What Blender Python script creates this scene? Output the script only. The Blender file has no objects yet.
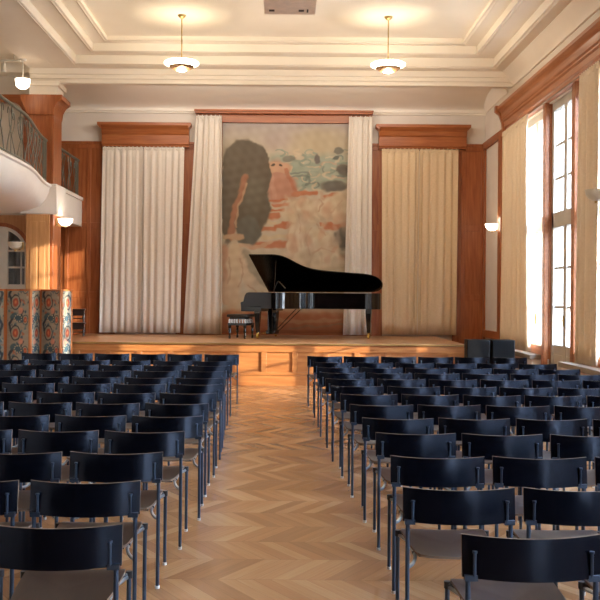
import bpy, bmesh, math, random
import numpy as np
from mathutils import Vector, Matrix
R = math.radians
random.seed(7)
SC = bpy.context.scene
COL = SC.collection

# ------------------------------------------------------------------ camera, light, exposure
CH = 1.67
cam_d = bpy.data.cameras.new('camera')
cam = bpy.data.objects.new('camera', cam_d); COL.objects.link(cam)
cam.matrix_world = Matrix.Translation((0, 0, CH)) @ Matrix.Rotation(R(90), 4, 'X') @ Matrix.Rotation(R(0.45), 4, 'Z')
cam_d.sensor_width = 36; cam_d.lens = 36*950/600
cam_d.shift_x = (300-283)/600; cam_d.shift_y = (296-300)/600
cam_d.clip_start = .05; cam_d.clip_end = 300
SC.camera = cam

W = bpy.data.worlds.new('sky'); SC.world = W; W.use_nodes = True
wn = W.node_tree.nodes; wl = W.node_tree.links; wn.clear()
wo = wn.new('ShaderNodeOutputWorld'); wb = wn.new('ShaderNodeBackground')
wt = wn.new('ShaderNodeTexCoord'); ws = wn.new('ShaderNodeSeparateXYZ'); wr = wn.new('ShaderNodeValToRGB')
wr.color_ramp.elements[0].position = 0.0; wr.color_ramp.elements[0].color = (.80, .90, 1, 1)
wr.color_ramp.elements[1].position = .7; wr.color_ramp.elements[1].color = (.42, .62, 1, 1)
wl.new(wt.outputs['Generated'], ws.inputs[0]); wl.new(ws.outputs['Z'], wr.inputs[0])
wl.new(wr.outputs[0], wb.inputs['Color']); wl.new(wb.outputs[0], wo.inputs[0])
vn = wn.new('ShaderNodeVectorMath'); vn.operation = 'NORMALIZE'; vd = wn.new('ShaderNodeVectorMath'); vd.operation = 'DOT_PRODUCT'
vd.inputs[1].default_value = Vector((.80, -.52, .30)).normalized()     # the sky is brightest round the sun
def wm(op, a, b):
    n = wn.new('ShaderNodeMath'); n.operation = op; wl.new(a, n.inputs[0]); n.inputs[1].default_value = b; return n.outputs[0]
wl.new(wt.outputs['Generated'], vn.inputs[0]); wl.new(vn.outputs[0], vd.inputs[0])
SKY_BASE, SKY_SUN = 2.6, 36.0
wl.new(wm('ADD', wm('MULTIPLY', wm('POWER', wm('MAXIMUM', vd.outputs['Value'], 0), 2.0), SKY_SUN), SKY_BASE), wb.inputs['Strength'])

sun_d = bpy.data.lights.new('sun', 'SUN'); sun_d.energy = 8; sun_d.angle = R(.6); sun_d.color = (1, .89, .74)
sun = bpy.data.objects.new('sun', sun_d); COL.objects.link(sun)
SUN_DIR = Vector((-.88, .44, -.21)).normalized()
sun.rotation_euler = SUN_DIR.to_track_quat('-Z', 'Y').to_euler()
XR = 4.55
for i, (y0, y1) in enumerate(((12.6, 19.2), (6.0, 11.8), (-1.5, 4.6), (-8.6, -3.0))):
    pd = bpy.data.lights.new('window_portal', 'AREA'); pd.shape = 'RECTANGLE'; pd.size = 4.6; pd.size_y = y1-y0
    pd.cycles.is_portal = True
    p = bpy.data.objects.new('window_portal', pd); COL.objects.link(p)
    p.location = (4.95, (y0+y1)/2, 2.85); p.rotation_euler = (0, R(90), 0)
SC.view_settings.view_transform = 'Standard'; SC.view_settings.look = 'None'
SC.view_settings.exposure = 0.6; SC.view_settings.gamma = 1; SC.view_settings.use_curve_mapping = False
SC.cycles.max_bounces = 8; SC.cycles.diffuse_bounces = 5; SC.cycles.glossy_bounces = 4
SC.cycles.transparent_max_bounces = 12; SC.cycles.sample_clamp_indirect = 6
SC.cycles.caustics_reflective = False; SC.cycles.caustics_refractive = False
LAMP_W = 30; SCONCE_W = 1.2; LAMP_E = 6

# ------------------------------------------------------------------ materials
def lin(c):
    return tuple(((v/255)/12.92 if v/255 <= .04045 else ((v/255+.055)/1.055)**2.4) for v in c)
def mat(name, c, rough=.6, metal=0, spec=.5, emit=None, es=0, c2=None, noise=None, bump=0, nscale=8, coat=0):
    m = bpy.data.materials.new(name); m.use_nodes = True
    nt = m.node_tree; b = nt.nodes['Principled BSDF']
    b.inputs['Roughness'].default_value = rough; b.inputs['Metallic'].default_value = metal
    b.inputs['Specular IOR Level'].default_value = spec; b.inputs['Coat Weight'].default_value = coat
    c2 = c2 or tuple(v*.93 for v in c)
    tc = nt.nodes.new('ShaderNodeTexCoord'); no = nt.nodes.new('ShaderNodeTexNoise')
    mp = nt.nodes.new('ShaderNodeMapping'); mp.inputs['Scale'].default_value = noise or (1, 1, 1)
    no.inputs['Scale'].default_value = nscale; no.inputs['Detail'].default_value = 4
    cr = nt.nodes.new('ShaderNodeValToRGB')
    cr.color_ramp.elements[0].position = .3; cr.color_ramp.elements[1].position = .7
    cr.color_ramp.elements[0].color = (*lin(c2), 1); cr.color_ramp.elements[1].color = (*lin(c), 1)
    nt.links.new(tc.outputs['Object'], mp.inputs[0]); nt.links.new(mp.outputs[0], no.inputs['Vector'])
    nt.links.new(no.outputs['Fac'], cr.inputs[0]); nt.links.new(cr.outputs[0], b.inputs['Base Color'])
    if bump:
        bp = nt.nodes.new('ShaderNodeBump'); bp.inputs['Strength'].default_value = bump; bp.inputs['Distance'].default_value = .01
        nt.links.new(no.outputs['Fac'], bp.inputs['Height']); nt.links.new(bp.outputs[0], b.inputs['Normal'])
    if emit:
        b.inputs['Emission Color'].default_value = (*lin(emit), 1); b.inputs['Emission Strength'].default_value = es
    return m
def wood(name, c, c2, axis='Z', rough=.35, sc=6, spec=.4):
    s = {'Z': (4, 4, .35), 'X': (.35, 4, 4), 'Y': (4, .35, 4)}[axis]
    return mat(name, c, rough, c2=c2, noise=s, nscale=sc, spec=spec)
M = {}
M['plaster'] = mat('plaster', (228, 218, 205), .8, nscale=2, c2=(222, 211, 197))
M['ceiling'] = mat('ceiling_paint', (243, 234, 218), .7, nscale=1.5, c2=(239, 229, 212))
M['wood'] = wood('panel_wood', (168, 100, 56), (138, 72, 36), 'Z')
M['woodx'] = wood('rail_wood', (172, 104, 58), (144, 78, 40), 'X')
M['woody'] = wood('pelmet_wood', (178, 116, 76), (152, 92, 56), 'Y')
M['reardark'] = wood('rear_wall_wood', (84, 50, 30), (66, 38, 22), 'Z')
M['honey'] = wood('honey_wood', (200, 148, 96), (178, 124, 74), 'Z', .4)
M['stagewood'] = wood('stage_front_wood', (178, 118, 64), (154, 94, 48), 'X', .4)
M['deck'] = wood('stage_deck', (176, 132, 92), (150, 106, 68), 'X', .28)
M['curtain'] = mat('curtain_cloth', (228, 217, 202), .9, nscale=30, c2=(221, 209, 193), spec=.1)
M['curtain_warm'] = mat('warm_curtain_cloth', (220, 194, 158), .9, nscale=30, c2=(212, 185, 148), spec=.1)
M['curtain_cream'] = mat('cream_curtain_cloth', (236, 217, 190), .9, nscale=30, c2=(229, 209, 181), spec=.1)
M['white'] = mat('white_paint', (218, 212, 198), .45, nscale=3)
M['winpaint'] = mat('window_frame_paint', (196, 190, 177), .5, nscale=3)
M['stone'] = mat('sill_stone', (150, 138, 122), .6, nscale=40, c2=(128, 116, 100))
M['iron'] = mat('wrought_iron', (104, 102, 88), .5, .2, nscale=20)
M['brass'] = mat('brass', (200, 170, 110), .3, .9)
M['bronze'] = mat('bronze', (128, 96, 66), .4, .6)
M['lampglass'] = mat('lamp_glass', (255, 246, 225), .4, emit=(255, 238, 205), es=LAMP_E)
M['sconceglass'] = mat('sconce_glass', (250, 240, 225), .4, emit=(255, 232, 205), es=3.2)
M['offglass'] = mat('unlit_sconce_glass', (222, 212, 190), .4)
M['chairwood'] = mat('chair_back_stain_sky_sheen', (5, 6, 13), .2, spec=.42, noise=(.6, 4, 6), nscale=14, c2=(3, 4, 8))
M['chairwood'].node_tree.nodes['Principled BSDF'].inputs['Specular Tint'].default_value = (.6, .72, 1, 1)  # blue of the reflected sky put into the sheen colour
M['seatwood'] = mat('chair_seat_stain_sheen', (48, 33, 26), .36, spec=.32, noise=(4, .6, 4), nscale=14, c2=(36, 24, 19))  # dark stain made lighter and browner to carry the seat's reflected light
M['plyedge'] = mat('plywood_edge', (112, 90, 70), .6)
M['steel'] = mat('blue_grey_steel', (58, 72, 90), .34, .75)
M['railsteel'] = mat('pale_steel', (150, 160, 168), .3, .8)
M['chrome'] = mat('chrome', (215, 220, 222), .2, .9)
M['blackplastic'] = mat('black_plastic', (20, 20, 22), .5)
M['glide'] = mat('glide_plastic', (205, 200, 190), .5)
M['lacquer'] = mat('piano_lacquer', (4, 4, 5), .07, spec=.6)
M['lidblack'] = mat('lid_lacquer', (3, 3, 3), .25, spec=.3)
M['gold'] = mat('gold_brass', (214, 176, 90), .25, .9)
M['ivory'] = mat('ivory', (235, 230, 215), .3)
M['leather'] = mat('black_leather', (14, 13, 14), .35)
M['grille'] = mat('speaker_black', (11, 11, 11), .5, spec=.14, nscale=60, c2=(8, 8, 8))
M['beigebox'] = mat('beige_housing', (238, 216, 192), .6)
M['dark'] = mat('dark_slot', (60, 48, 40), .7)
M['darkwood'] = mat('dark_carved_wood', (34, 20, 17), .3, noise=(3, 3, .6))
M['greycurtain'] = mat('grey_net_curtain', (120, 124, 124), .8)
M['sunblock'] = mat('pale_sun_blocker', (214, 212, 206), .8, nscale=.5)
M['ground'] = mat('outside_paving', (170, 168, 160), .9, nscale=2)
M['screenwood'] = wood('screen_frame_wood', (198, 124, 66), (170, 96, 48), 'Z', .3)

g = bpy.data.materials.new('window_glass'); g.use_nodes = True; nt = g.node_tree; nt.nodes.clear()
o_ = nt.nodes.new('ShaderNodeOutputMaterial'); mx = nt.nodes.new('ShaderNodeMixShader'); fr = nt.nodes.new('ShaderNodeMath'); fr.operation = 'MULTIPLY_ADD'; lw = nt.nodes.new('ShaderNodeLayerWeight'); lw.inputs['Blend'].default_value = .5; pw = nt.nodes.new('ShaderNodeMath'); pw.operation = 'POWER'; pw.inputs[1].default_value = 5
nt.links.new(lw.outputs['Facing'], pw.inputs[0]); nt.links.new(pw.outputs[0], fr.inputs[0]); fr.inputs[1].default_value = .5; fr.inputs[2].default_value = .03
tr = nt.nodes.new('ShaderNodeBsdfTransparent'); gl = nt.nodes.new('ShaderNodeBsdfGlossy'); gl.inputs['Roughness'].default_value = .02
nt.links.new(fr.outputs[0], mx.inputs[0]); nt.links.new(tr.outputs[0], mx.inputs[1]); nt.links.new(gl.outputs[0], mx.inputs[2]); nt.links.new(mx.outputs[0], o_.inputs[0])
M['glass'] = g
# curtains let a little light through
for k in ('curtain', 'curtain_warm', 'curtain_cream'):
    nt = M[k].node_tree; b = nt.nodes['Principled BSDF']; out = nt.nodes['Material Output']
    t = nt.nodes.new('ShaderNodeBsdfTranslucent'); t.inputs['Color'].default_value = (*lin((225, 200, 160)), 1)
    x = nt.nodes.new('ShaderNodeMixShader'); x.inputs[0].default_value = .08
    nt.links.new(b.outputs[0], x.inputs[1]); nt.links.new(t.outputs[0], x.inputs[2]); nt.links.new(x.outputs[0], out.inputs[0])
# chevron parquet
def parquet():
    m = bpy.data.materials.new('chevron_parquet'); m.use_nodes = True; nt = m.node_tree; L = nt.links.new
    b = nt.nodes['Principled BSDF']
    def mth(op, a, c=None, v=None):
        n = nt.nodes.new('ShaderNodeMath'); n.operation = op
        for i, s in enumerate((a, c, v)):
            if s is None: continue
            if isinstance(s, (int, float)): n.inputs[i].default_value = s
            else: L(s, n.inputs[i])
        return n.outputs[0]
    tc = nt.nodes.new('ShaderNodeTexCoord'); sp = nt.nodes.new('ShaderNodeSeparateXYZ'); L(tc.outputs['Object'], sp.inputs[0])
    x, y = sp.outputs['X'], sp.outputs['Y']
    B = .43
    v = mth('DIVIDE', y, B); row = mth('FLOOR', v)
    pp = mth('PINGPONG', v, 1.0)
    sh = mth('MULTIPLY', pp, .27)
    xs = mth('DIVIDE', mth('ADD', x, sh), .105)
    idx = mth('FLOOR', xs); fx = mth('FRACT', xs)
    cmb = nt.nodes.new('ShaderNodeCombineXYZ'); L(idx, cmb.inputs[0]); L(row, cmb.inputs[1])
    wn_ = nt.nodes.new('ShaderNodeTexWhiteNoise'); wn_.noise_dimensions = '3D'; L(cmb.outputs[0], wn_.inputs['Vector'])
    # grain
    gm = nt.nodes.new('ShaderNodeCombineXYZ'); L(mth('MULTIPLY', xs, 3.5), gm.inputs[0]); L(mth('MULTIPLY', y, 2.0), gm.inputs[1]); L(mth('MULTIPLY', wn_.outputs['Value'], 37), gm.inputs[2])
    no = nt.nodes.new('ShaderNodeTexNoise'); no.inputs['Scale'].default_value = 1.6; no.inputs['Detail'].default_value = 3; L(gm.outputs[0], no.inputs['Vector'])
    f = mth('ADD', mth('MULTIPLY', wn_.outputs['Value'], .6), mth('MULTIPLY', no.outputs['Fac'], .42))
    cr = nt.nodes.new('ShaderNodeValToRGB'); e = cr.color_ramp.elements
    e[0].position = 0.05; e[0].color = (*lin((138, 95, 58)), 1)
    e[1].position = 1; e[1].color = (*lin((186, 143, 99)), 1)
    k = e.new(.5); k.color = (*lin((160, 113, 70)), 1)
    L(f, cr.inputs[0])
    fv = mth('FRACT', v)
    seam = mth('MAXIMUM', mth('LESS_THAN', fx, .03), mth('MAXIMUM', mth('LESS_THAN', fv, .012), 0))
    mix = nt.nodes.new('ShaderNodeMix'); mix.data_type = 'RGBA'; L(mth('MULTIPLY', seam, .45), mix.inputs['Factor'])
    L(cr.outputs[0], mix.inputs['A']); mix.inputs['B'].default_value = (*lin((95, 62, 36)), 1)
    L(mix.outputs['Result'], b.inputs['Base Color'])
    b.inputs['Roughness'].default_value = .24; b.inputs['Specular IOR Level'].default_value = .4
    bp = nt.nodes.new('ShaderNodeBump'); bp.inputs['Strength'].default_value = .06; bp.inputs['Distance'].default_value = .01
    L(no.outputs['Fac'], bp.inputs['Height']); L(bp.outputs[0], b.inputs['Normal'])
    return m
M['parquet'] = parquet()
def painted(name, rough=.7):
    m = bpy.data.materials.new(name); m.use_nodes = True; nt = m.node_tree
    a = nt.nodes.new('ShaderNodeAttribute'); a.attribute_name = 'Col'
    nt.links.new(a.outputs['Color'], nt.nodes['Principled BSDF'].inputs['Base Color'])
    nt.nodes['Principled BSDF'].inputs['Roughness'].default_value = rough
    return m
M['mural'] = painted('mural_paint', .85); M['paisley'] = painted('paisley_cloth', .6)

# ------------------------------------------------------------------ mesh builder
class MB:
    def __init__(s): s.v = []; s.f = []; s.mi = []; s.sm = []
    def add(s, vs, fs, mi=0, smooth=False):
        n = len(s.v); s.v += [tuple(v) for v in vs]
        for f in fs: s.f.append(tuple(i+n for i in f)); s.mi.append(mi); s.sm.append(smooth)
        return s
    def box(s, x0, x1, y0, y1, z0, z1, mi=0, mtx=None):
        vs = [Vector((x, y, z)) for z in (z0, z1) for y in (y0, y1) for x in (x0, x1)]
        if mtx: vs = [mtx @ v for v in vs]
        return s.add(vs, [(0,2,3,1), (4,5,7,6), (0,1,5,4), (2,6,7,3), (0,4,6,2), (1,3,7,5)], mi)
    def tube(s, pts, r, n=8, mi=0, cap=True):
        pts = [Vector(p) for p in pts]; rings = []
        rr = r if isinstance(r, (list, tuple)) else [r]*len(pts)
        t = (pts[1]-pts[0]).normalized()
        a = t.orthogonal().normalized()
        for i, p in enumerate(pts):
            t = ((pts[min(i+1, len(pts)-1)]-pts[max(i-1, 0)])).normalized()
            a = (a - a.dot(t)*t).normalized(); b = t.cross(a)
            rings.append([p + rr[i]*(math.cos(2*math.pi*k/n)*a + math.sin(2*math.pi*k/n)*b) for k in range(n)])
        vs = [v for q in rings for v in q]; fs = []
        for i in range(len(pts)-1):
            for k in range(n):
                fs.append((i*n+k, i*n+(k+1) % n, (i+1)*n+(k+1) % n, (i+1)*n+k))
        s.add(vs, fs, mi, True)
        if cap:
            s.add(rings[0], [tuple(reversed(range(n)))], mi); s.add(rings[-1], [tuple(range(n))], mi)
        return s
    def lathe(s, prof, c=(0, 0, 0), n=24, mi=0, a0=0, a1=2*math.pi, smooth=True):
        full = abs(a1-a0-2*math.pi) < 1e-6; m = n if full else n+1; vs = []; fs = []
        for i in range(m):
            a = a0+(a1-a0)*i/n
            for r, z in prof: vs.append((c[0]+r*math.cos(a), c[1]+r*math.sin(a), c[2]+z))
        P = len(prof)
        for i in range(n):
            j = (i+1) % m
            for k in range(P-1): fs.append((i*P+k, j*P+k, j*P+k+1, i*P+k+1))
        return s.add(vs, fs, mi, smooth)
    def prism(s, poly, lo, hi, axis='Z', mi=0, smooth=False):
        n = len(poly)
        def P(u, v, w): return {'Z': (u, v, w), 'X': (w, u, v), 'Y': (u, w, v)}[axis]
        vs = [P(u, v, lo) for u, v in poly]+[P(u, v, hi) for u, v in poly]
        s.add(vs, [tuple(range(n)), tuple(reversed(range(n, 2*n)))], mi)
        s.add(vs, [(i, i+n, (i+1) % n+n, (i+1) % n) for i in range(n)], mi, smooth); return s
    def grid(s, fn, nu, nv, mi=0, smooth=True):
        vs = [fn(i/nu, j/nv) for j in range(nv+1) for i in range(nu+1)]
        fs = [(j*(nu+1)+i, j*(nu+1)+i+1, (j+1)*(nu+1)+i+1, (j+1)*(nu+1)+i) for j in range(nv) for i in range(nu)]
        return s.add(vs, fs, mi, smooth)
    def mesh(s, name, mats):
        me = bpy.data.meshes.new(name); me.from_pydata(s.v, [], s.f)
        for m in mats: me.materials.append(M[m] if isinstance(m, str) else m)
        me.polygons.foreach_set('material_index', s.mi); me.polygons.foreach_set('use_smooth', s.sm)
        bm = bmesh.new(); bm.from_mesh(me); bmesh.ops.remove_doubles(bm, verts=bm.verts, dist=1e-5)
        bmesh.ops.recalc_face_normals(bm, faces=bm.faces); bm.to_mesh(me); bm.free()
        me.update(); me.set_sharp_from_angle(angle=R(38)); return me
    def build(s, name, mats, parent=None, bevel=0, solid=0):
        if isinstance(mats, str): mats = [mats]
        o = bpy.data.objects.new(name, s.mesh(name, mats)); COL.objects.link(o)
        if parent: o.parent = parent
        if solid:
            q = o.modifiers.new('t', 'SOLIDIFY'); q.thickness = solid; q.offset = 0
        if bevel:
            q = o.modifiers.new('b', 'BEVEL'); q.width = bevel; q.segments = 2; q.limit_method = 'ANGLE'
        return o
def tag(o, label, cat, group=None):
    o['label'] = label; o['category'] = cat
    if group: o['group'] = group
    return o
def thing(name, label, cat, loc=(0, 0, 0), rz=0, group=None):
    o = bpy.data.objects.new(name, None); COL.objects.link(o); o.location = loc; o.rotation_euler = (0, 0, rz)
    o.empty_display_size = .1
    return tag(o, label, cat, group)
def struct(name, mb, mats, parent=None, bevel=0):
    o = mb.build(name, mats, parent, bevel)
    if not parent: o['kind'] = 'structure'
    return o
def children(o): return list(o.children)
def copy_tree(o, parent=None):
    c = o.copy(); COL.objects.link(c)
    if parent: c.parent = parent
    for ch in children(o): copy_tree(ch, c)
    return c

# ------------------------------------------------------------------ room shell
YB = 21.5; YN = -10
struct('floor', MB().box(-7.6, 4.85, YN, YB+.2, -.12, 0), 'parquet')
struct('wall_back', MB().box(-7.6, 4.85, YB, YB+.2, 0, 6.8), 'plaster')
struct('wall_front', MB().box(-7.6, 4.85, YN-.2, YN, 0, 6.8), 'reardark')
struct('wall_left', MB().box(-7.8, -7.6, YN, YB+.2, 0, 6.8), 'plaster')
GROUPS = [(12.6, 19.2), (6.0, 11.8), (-1.5, 4.6), (-8.6, -3.0)]
mb = MB().box(XR, 4.85, YN, YB+.2, 5.0, 6.8)
ys = [YN] + [v for g_ in reversed(GROUPS) for v in g_] + [YB+.2]
for i in range(0, len(ys), 2): mb.box(XR, 4.85, ys[i], ys[i+1], 0, 5.0)
for y0, y1 in GROUPS:
    d0 = y0+2.25; d1 = d0+1.45   # door bay
    mb.box(XR, 4.85, y0, d0, 0, .62); mb.box(XR, 4.85, d1, y1, 0, .62)
struct('wall_right', mb, 'plaster')
# coffered ceiling
mb = MB().box(-7.6, 4.85, YN, 19.0, 6.55, 6.8)
def ring(x0, ya, x1, yb, z0, z1=6.6):
    mb.box(-x1, -x0, YN, yb, z0, z1); mb.box(x0, x1, YN, yb, z0, z1); mb.box(-x0, x0, ya, yb, z0, z1)
ring(3.36, 17.9, 3.66, 18.15, 6.46); ring(3.66, 18.1, 4.05, 18.42, 6.31); ring(4.05, 18.42, 4.56, 18.85, 6.14)
for x0, ya, z in ((3.36, 17.9, 6.46), (3.66, 18.12, 6.31), (4.05, 18.42, 6.14)):   # bead mouldings on each step
    for zz, dd, hh in ((z, .016, .02),):
        mb.box(-x0, -x0+dd, YN, ya, zz, zz+hh); mb.box(x0-dd, x0, YN, ya, zz, zz+hh); mb.box(-x0, x0, ya-dd, ya, zz, zz+hh)
        mb.box(-x0-.05, -x0-.03, YN, ya+.05, zz-.01, zz+.02); mb.box(x0+.03, x0+.05, YN, ya+.05, zz-.01, zz+.01); mb.box(-x0-.05, x0+.05, ya+.03, ya+.05, zz-.01, zz+.02)
mb.box(-5.06, -4.55, YN, 18.85, 6.14, 6.6)
mb.box(-7.6, -5.06, YN, YB, 6.35, 6.6)
mb.box(-7.6, 4.7, 19.0, YB+.1, 6.1, 6.8)
struct('ceiling', mb, 'ceiling', bevel=.008)
# transverse beam
mb = MB().box(-5.06, XR, 18.86, 19.04, 5.86, 6.2)
mb.box(-5.06, XR, 18.78, 18.9, 6.02, 6.16); mb.box(-5.06, XR, 18.82, 18.9, 5.94, 6.03); mb.box(-5.06, XR, 19.0, 19.08, 5.98, 6.1)
struct('trim_1', mb, 'ceiling', bevel=.015)
# cornices: right wall front part, right wall stage bay, back wall, left gallery beam end
prof = [(0, 0), (0, .3), (-.24, .3), (-.24, .27), (-.17, .2), (-.1, .1), (-.05, .05), (-.04, 0)]
mb = MB().prism([(XR+u, 5.86+v) for u, v in prof], YN, 18.8, 'Y')
struct('trim_2', mb, 'ceiling')
mb = MB().prism([(XR+u*.7, 5.83+v*.92) for u, v in prof], 19.32, YB, 'Y')
cv = [(YB-2.3+2.2*math.sin(math.pi/2*i/14)**.9, 5.86+.25*math.cos(math.pi/2*i/14)) for i in range(15)]
mb.prism(cv+[(YB-.1, 5.82), (YB-.05, 5.82), (YB-.05, 5.78), (YB, 5.78), (YB, 6.15), (YB-2.3, 6.15)], -7.6, XR, 'X', smooth=True)
struct('trim_3', mb, 'ceiling')

# ------------------------------------------------------------------ gallery on the left
def xe(y):
    if y < 15.5: return -4.27
    t = min(1, (y-15.5)/3.25); return -4.27-.33*t*t*(3-2*t)
pf = [(-.25, 3.62), (-.25, 3.84), (0, 3.84), (.035, 3.82), (.035, 3.78), (0, 3.76), (-.02, 3.66), (-.08, 3.53), (-.2, 3.4), (-.42, 3.31), (-.75, 3.255), (-1.1, 3.24), (-3.3, 3.24), (-3.3, 3.62)]
yy = [-9.9, 0, 8, 13, 14, 15, 15.5]+[15.5+3.25*i/12 for i in range(1, 13)]
mb = MB(); n = len(pf)
vs = [(max(-7.6, xe(y)+u), y, z) for y in yy for u, z in pf]
fs = [(i*n+k, i*n+(k+1) % n, (i+1)*n+(k+1) % n, (i+1)*n+k) for i in range(len(yy)-1) for k in range(n)]
mb.add(vs, fs, 0, False); mb.add(vs[:n], [tuple(range(n))]); mb.add(vs[-n:], [tuple(range(n))])
struct('trim_4', mb, 'plaster')
struct('trim_5', MB().box(-7.6, -4.56, 19.45, YB, 3.2, 3.84).box(-4.6, -4.53, 19.45, YB, 3.78, 3.86), 'plaster', bevel=.01)
# column
mb = MB().box(-5.06, -4.55, 18.72, 19.42, 0, 5.5)
mb.box(-4.6, -4.535, 18.7, 18.76, 0, 5.5)
mb.prism([(-5.06, 5.2), (-4.55, 5.2), (-4.53, 5.34), (-4.47, 5.45), (-4.4, 5.5), (-4.38, 5.5), (-4.38, 5.6), (-5.2, 5.6), (-5.2, 5.5)], 18.68, 19.46, 'Y')
struct('trim_6', mb, 'wood', bevel=.012)
struct('trim_7', MB().box(-5.06, -4.5, 18.8, 19.35, 5.6, 5.87).box(-5.06, -4.45, 18.72, 19.4, 5.78, 5.87), 'ceiling', bevel=.01)
struct('trim_8', MB().box(-5.18, -4.46, 18.66, 19.44, 3.24, 3.84), 'plaster', bevel=.02)
struct('trim_40', MB().box(-5.06, -4.60, 18.66, 18.72, 0, 3.24).box(-4.98, -4.84, 18.65, 18.66, .2, 3.1).box(-4.80, -4.68, 18.65, 18.66, .2, 3.1), 'honey', bevel=.004)
# partition under the gallery with an arched door
PY = 18.95
def arch_poly(cx, hw, zs, n=16):  # spring height zs
    return [(cx+hw*math.cos(math.pi*i/n), zs+hw*math.sin(math.pi*i/n)) for i in range(n+1)]
ac, hw, zs = -5.64, .545, 2.47
a = arch_poly(ac, hw, zs)
poly_r = [(-5.06, 0), (-5.06, 3.24), (ac, 3.24)]+[a[i] for i in range(8, -1, -1)]+[(ac+hw, 0)]
poly_l = [(-7.6, 0), (ac-hw, 0)]+[a[i] for i in range(16, 7, -1)]+[(ac, 3.24), (-7.6, 3.24)]
mb = MB().prism(poly_r, PY, PY+.12, 'Y').prism(poly_l, PY, PY+.12, 'Y')
struct('wall_partition', mb, 'honey')
# raised bead round the arch and stiles of the partition
mb = MB(); o = arch_poly(ac, hw+.075, zs)
ring_p = [(ac+hw+.075, .0)]+o+[(ac-hw-.075, 0), (ac-hw, 0)]+list(reversed(a))+[(ac+hw, 0)]
for i in range(16):
    q = [a[i], o[i], o[i+1], a[i+1]]; mb.prism(q, PY-.02, PY, 'Y')
mb.box(ac+hw, ac+hw+.075, PY-.02, PY, 0, zs); mb.box(ac-hw-.075, ac-hw, PY-.02, PY, 0, zs)
struct('trim_9', mb, 'wood')
mb = MB()
i_ = arch_poly(ac, hw-.07, zs)
for i in range(16): mb.prism([i_[i], a[i], a[i+1], i_[i+1]], PY+.02, PY+.08, 'Y')
mb.box(ac+hw-.07, ac+hw, PY+.02, PY+.08, 0, zs); mb.box(ac-hw, ac-hw+.07, PY+.02, PY+.08, 0, zs)
mb.box(ac-.05, ac+.14, PY+.01, PY+.08, 0, zs+hw-.02); mb.box(ac-hw+.02, ac+hw-.02, PY+.02, PY+.08, 0, 1.86)
for z in (2.2, 2.53): mb.box(ac-hw+.03, ac+hw-.03, PY+.03, PY+.07, z-.018, z+.018)
for x in (ac+.4, ac-.36): mb.box(x-.012, x+.012, PY+.03, PY+.07, 1.86, zs+.35)
d1 = struct('door_1', mb, 'white')
MB().prism([(ac-.46, 1.86)]+[(ac+.46, 1.86)]+[(ac+.46*math.cos(math.pi*i/16), zs+.46*math.sin(math.pi*i/16)) for i in range(17)], PY+.045, PY+.05, 'Y').build('pane', 'glass', d1)
c = MB().grid(lambda u, v: (-6.2+1.15*u, PY+.22+.03*math.sin(u*50), .05+3.1*v), 90, 2).build('net_curtain', 'greycurtain', solid=.006)
tag(c, 'grey net curtain hanging behind the panes of the arched door', 'curtain')
# gallery level: wood beam and arched niche behind the railing
mb = MB().box(-7.6, -5.06, 19.0, 19.12, 5.55, 5.66)
pr = [(-5.06, 3.84), (-5.06, 5.55), (-5.5, 5.55)]+[(-5.5+.28*math.cos(t), 5.24+.28*math.sin(t)) for t in [math.pi/2*(1-i/8) for i in range(9)]]+[(-5.22, 3.84)]
mb.prism(pr, 19.0, 19.12, 'Y'); mb.box(-7.6, -5.49, 19.0, 19.12, 5.5, 5.56)
struct('trim_10', mb, 'woodx')
struct('wall_gallery', MB().box(-7.6, -5.06, 19.3, 19.4, 3.62, 6.3), 'plaster')

# ------------------------------------------------------------------ back wall wood panelling
def px(x): return (x-283)/44.19
def pz(y): return CH+(296-y)/44.19
def panelling(x0, x1, z0, z1, y=YB, stiles=None, boards=7):
    mb = MB().box(x0, x1, y-.03, y, z0, z1)
    st = stiles or [x0, x1]
    for i, s_ in enumerate(st):
        a_ = s_ if i < len(st)-1 else s_-.09
        mb.box(a_, a_+.09, y-.05, y-.03, z0, z1)
    for z in (z0, z0+.55, z0+1.6 if z1 > 3 else z0, (z0+z1)/2+.6, z1-.16):
        mb.box(x0, x1, y-.047, y-.03, z, z+.13)
    mb.box(x0, x1, y-.075, y-.03, z1-.06, z1)
    return mb
struct('trim_11', panelling(-7.6, px(102)+.3, 0, 5.13, stiles=[-7.6, -6.4, -5.6, -4.95, -4.45, px(102)+.3]), 'wood', bevel=.006)
struct('trim_12', panelling(px(176), px(196), 0, 5.13, stiles=[px(176), px(196)]), 'wood', bevel=.006)
struct('trim_13', panelling(px(366), px(382), 0, 5.13, stiles=[px(366), px(382)]), 'wood', bevel=.006)
struct('trim_14', panelling(px(452), XR, 0, 5.13, stiles=[px(452), px(460), XR]), 'wood', bevel=.006)
mb = MB().box(px(194), px(368), YB-.04, YB, .78, .98); mb.box(px(218), px(222.2), YB-.05, YB, .78, 5.75)
mb.box(px(346.5), px(350), YB-.05, YB, .78, 5.75)
struct('trim_15', mb, 'woodx', bevel=.006)
# right wall between stage bay and windows: framed plaster field
mb = MB().box(XR-.04, XR, 21.34, YB, 0, 5.0); mb.box(XR-.06, XR, 19.2, YB, 5.0, 5.16)
mb.box(XR-.05, XR, 19.9, 21.4, .78, .95); mb.box(XR-.05, XR, 19.9, 21.4, 0, .25)
mb.box(XR-.07, XR, 19.62, 19.9, 0, 5.0)
struct('trim_16', mb, 'wood', bevel=.008)

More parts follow.
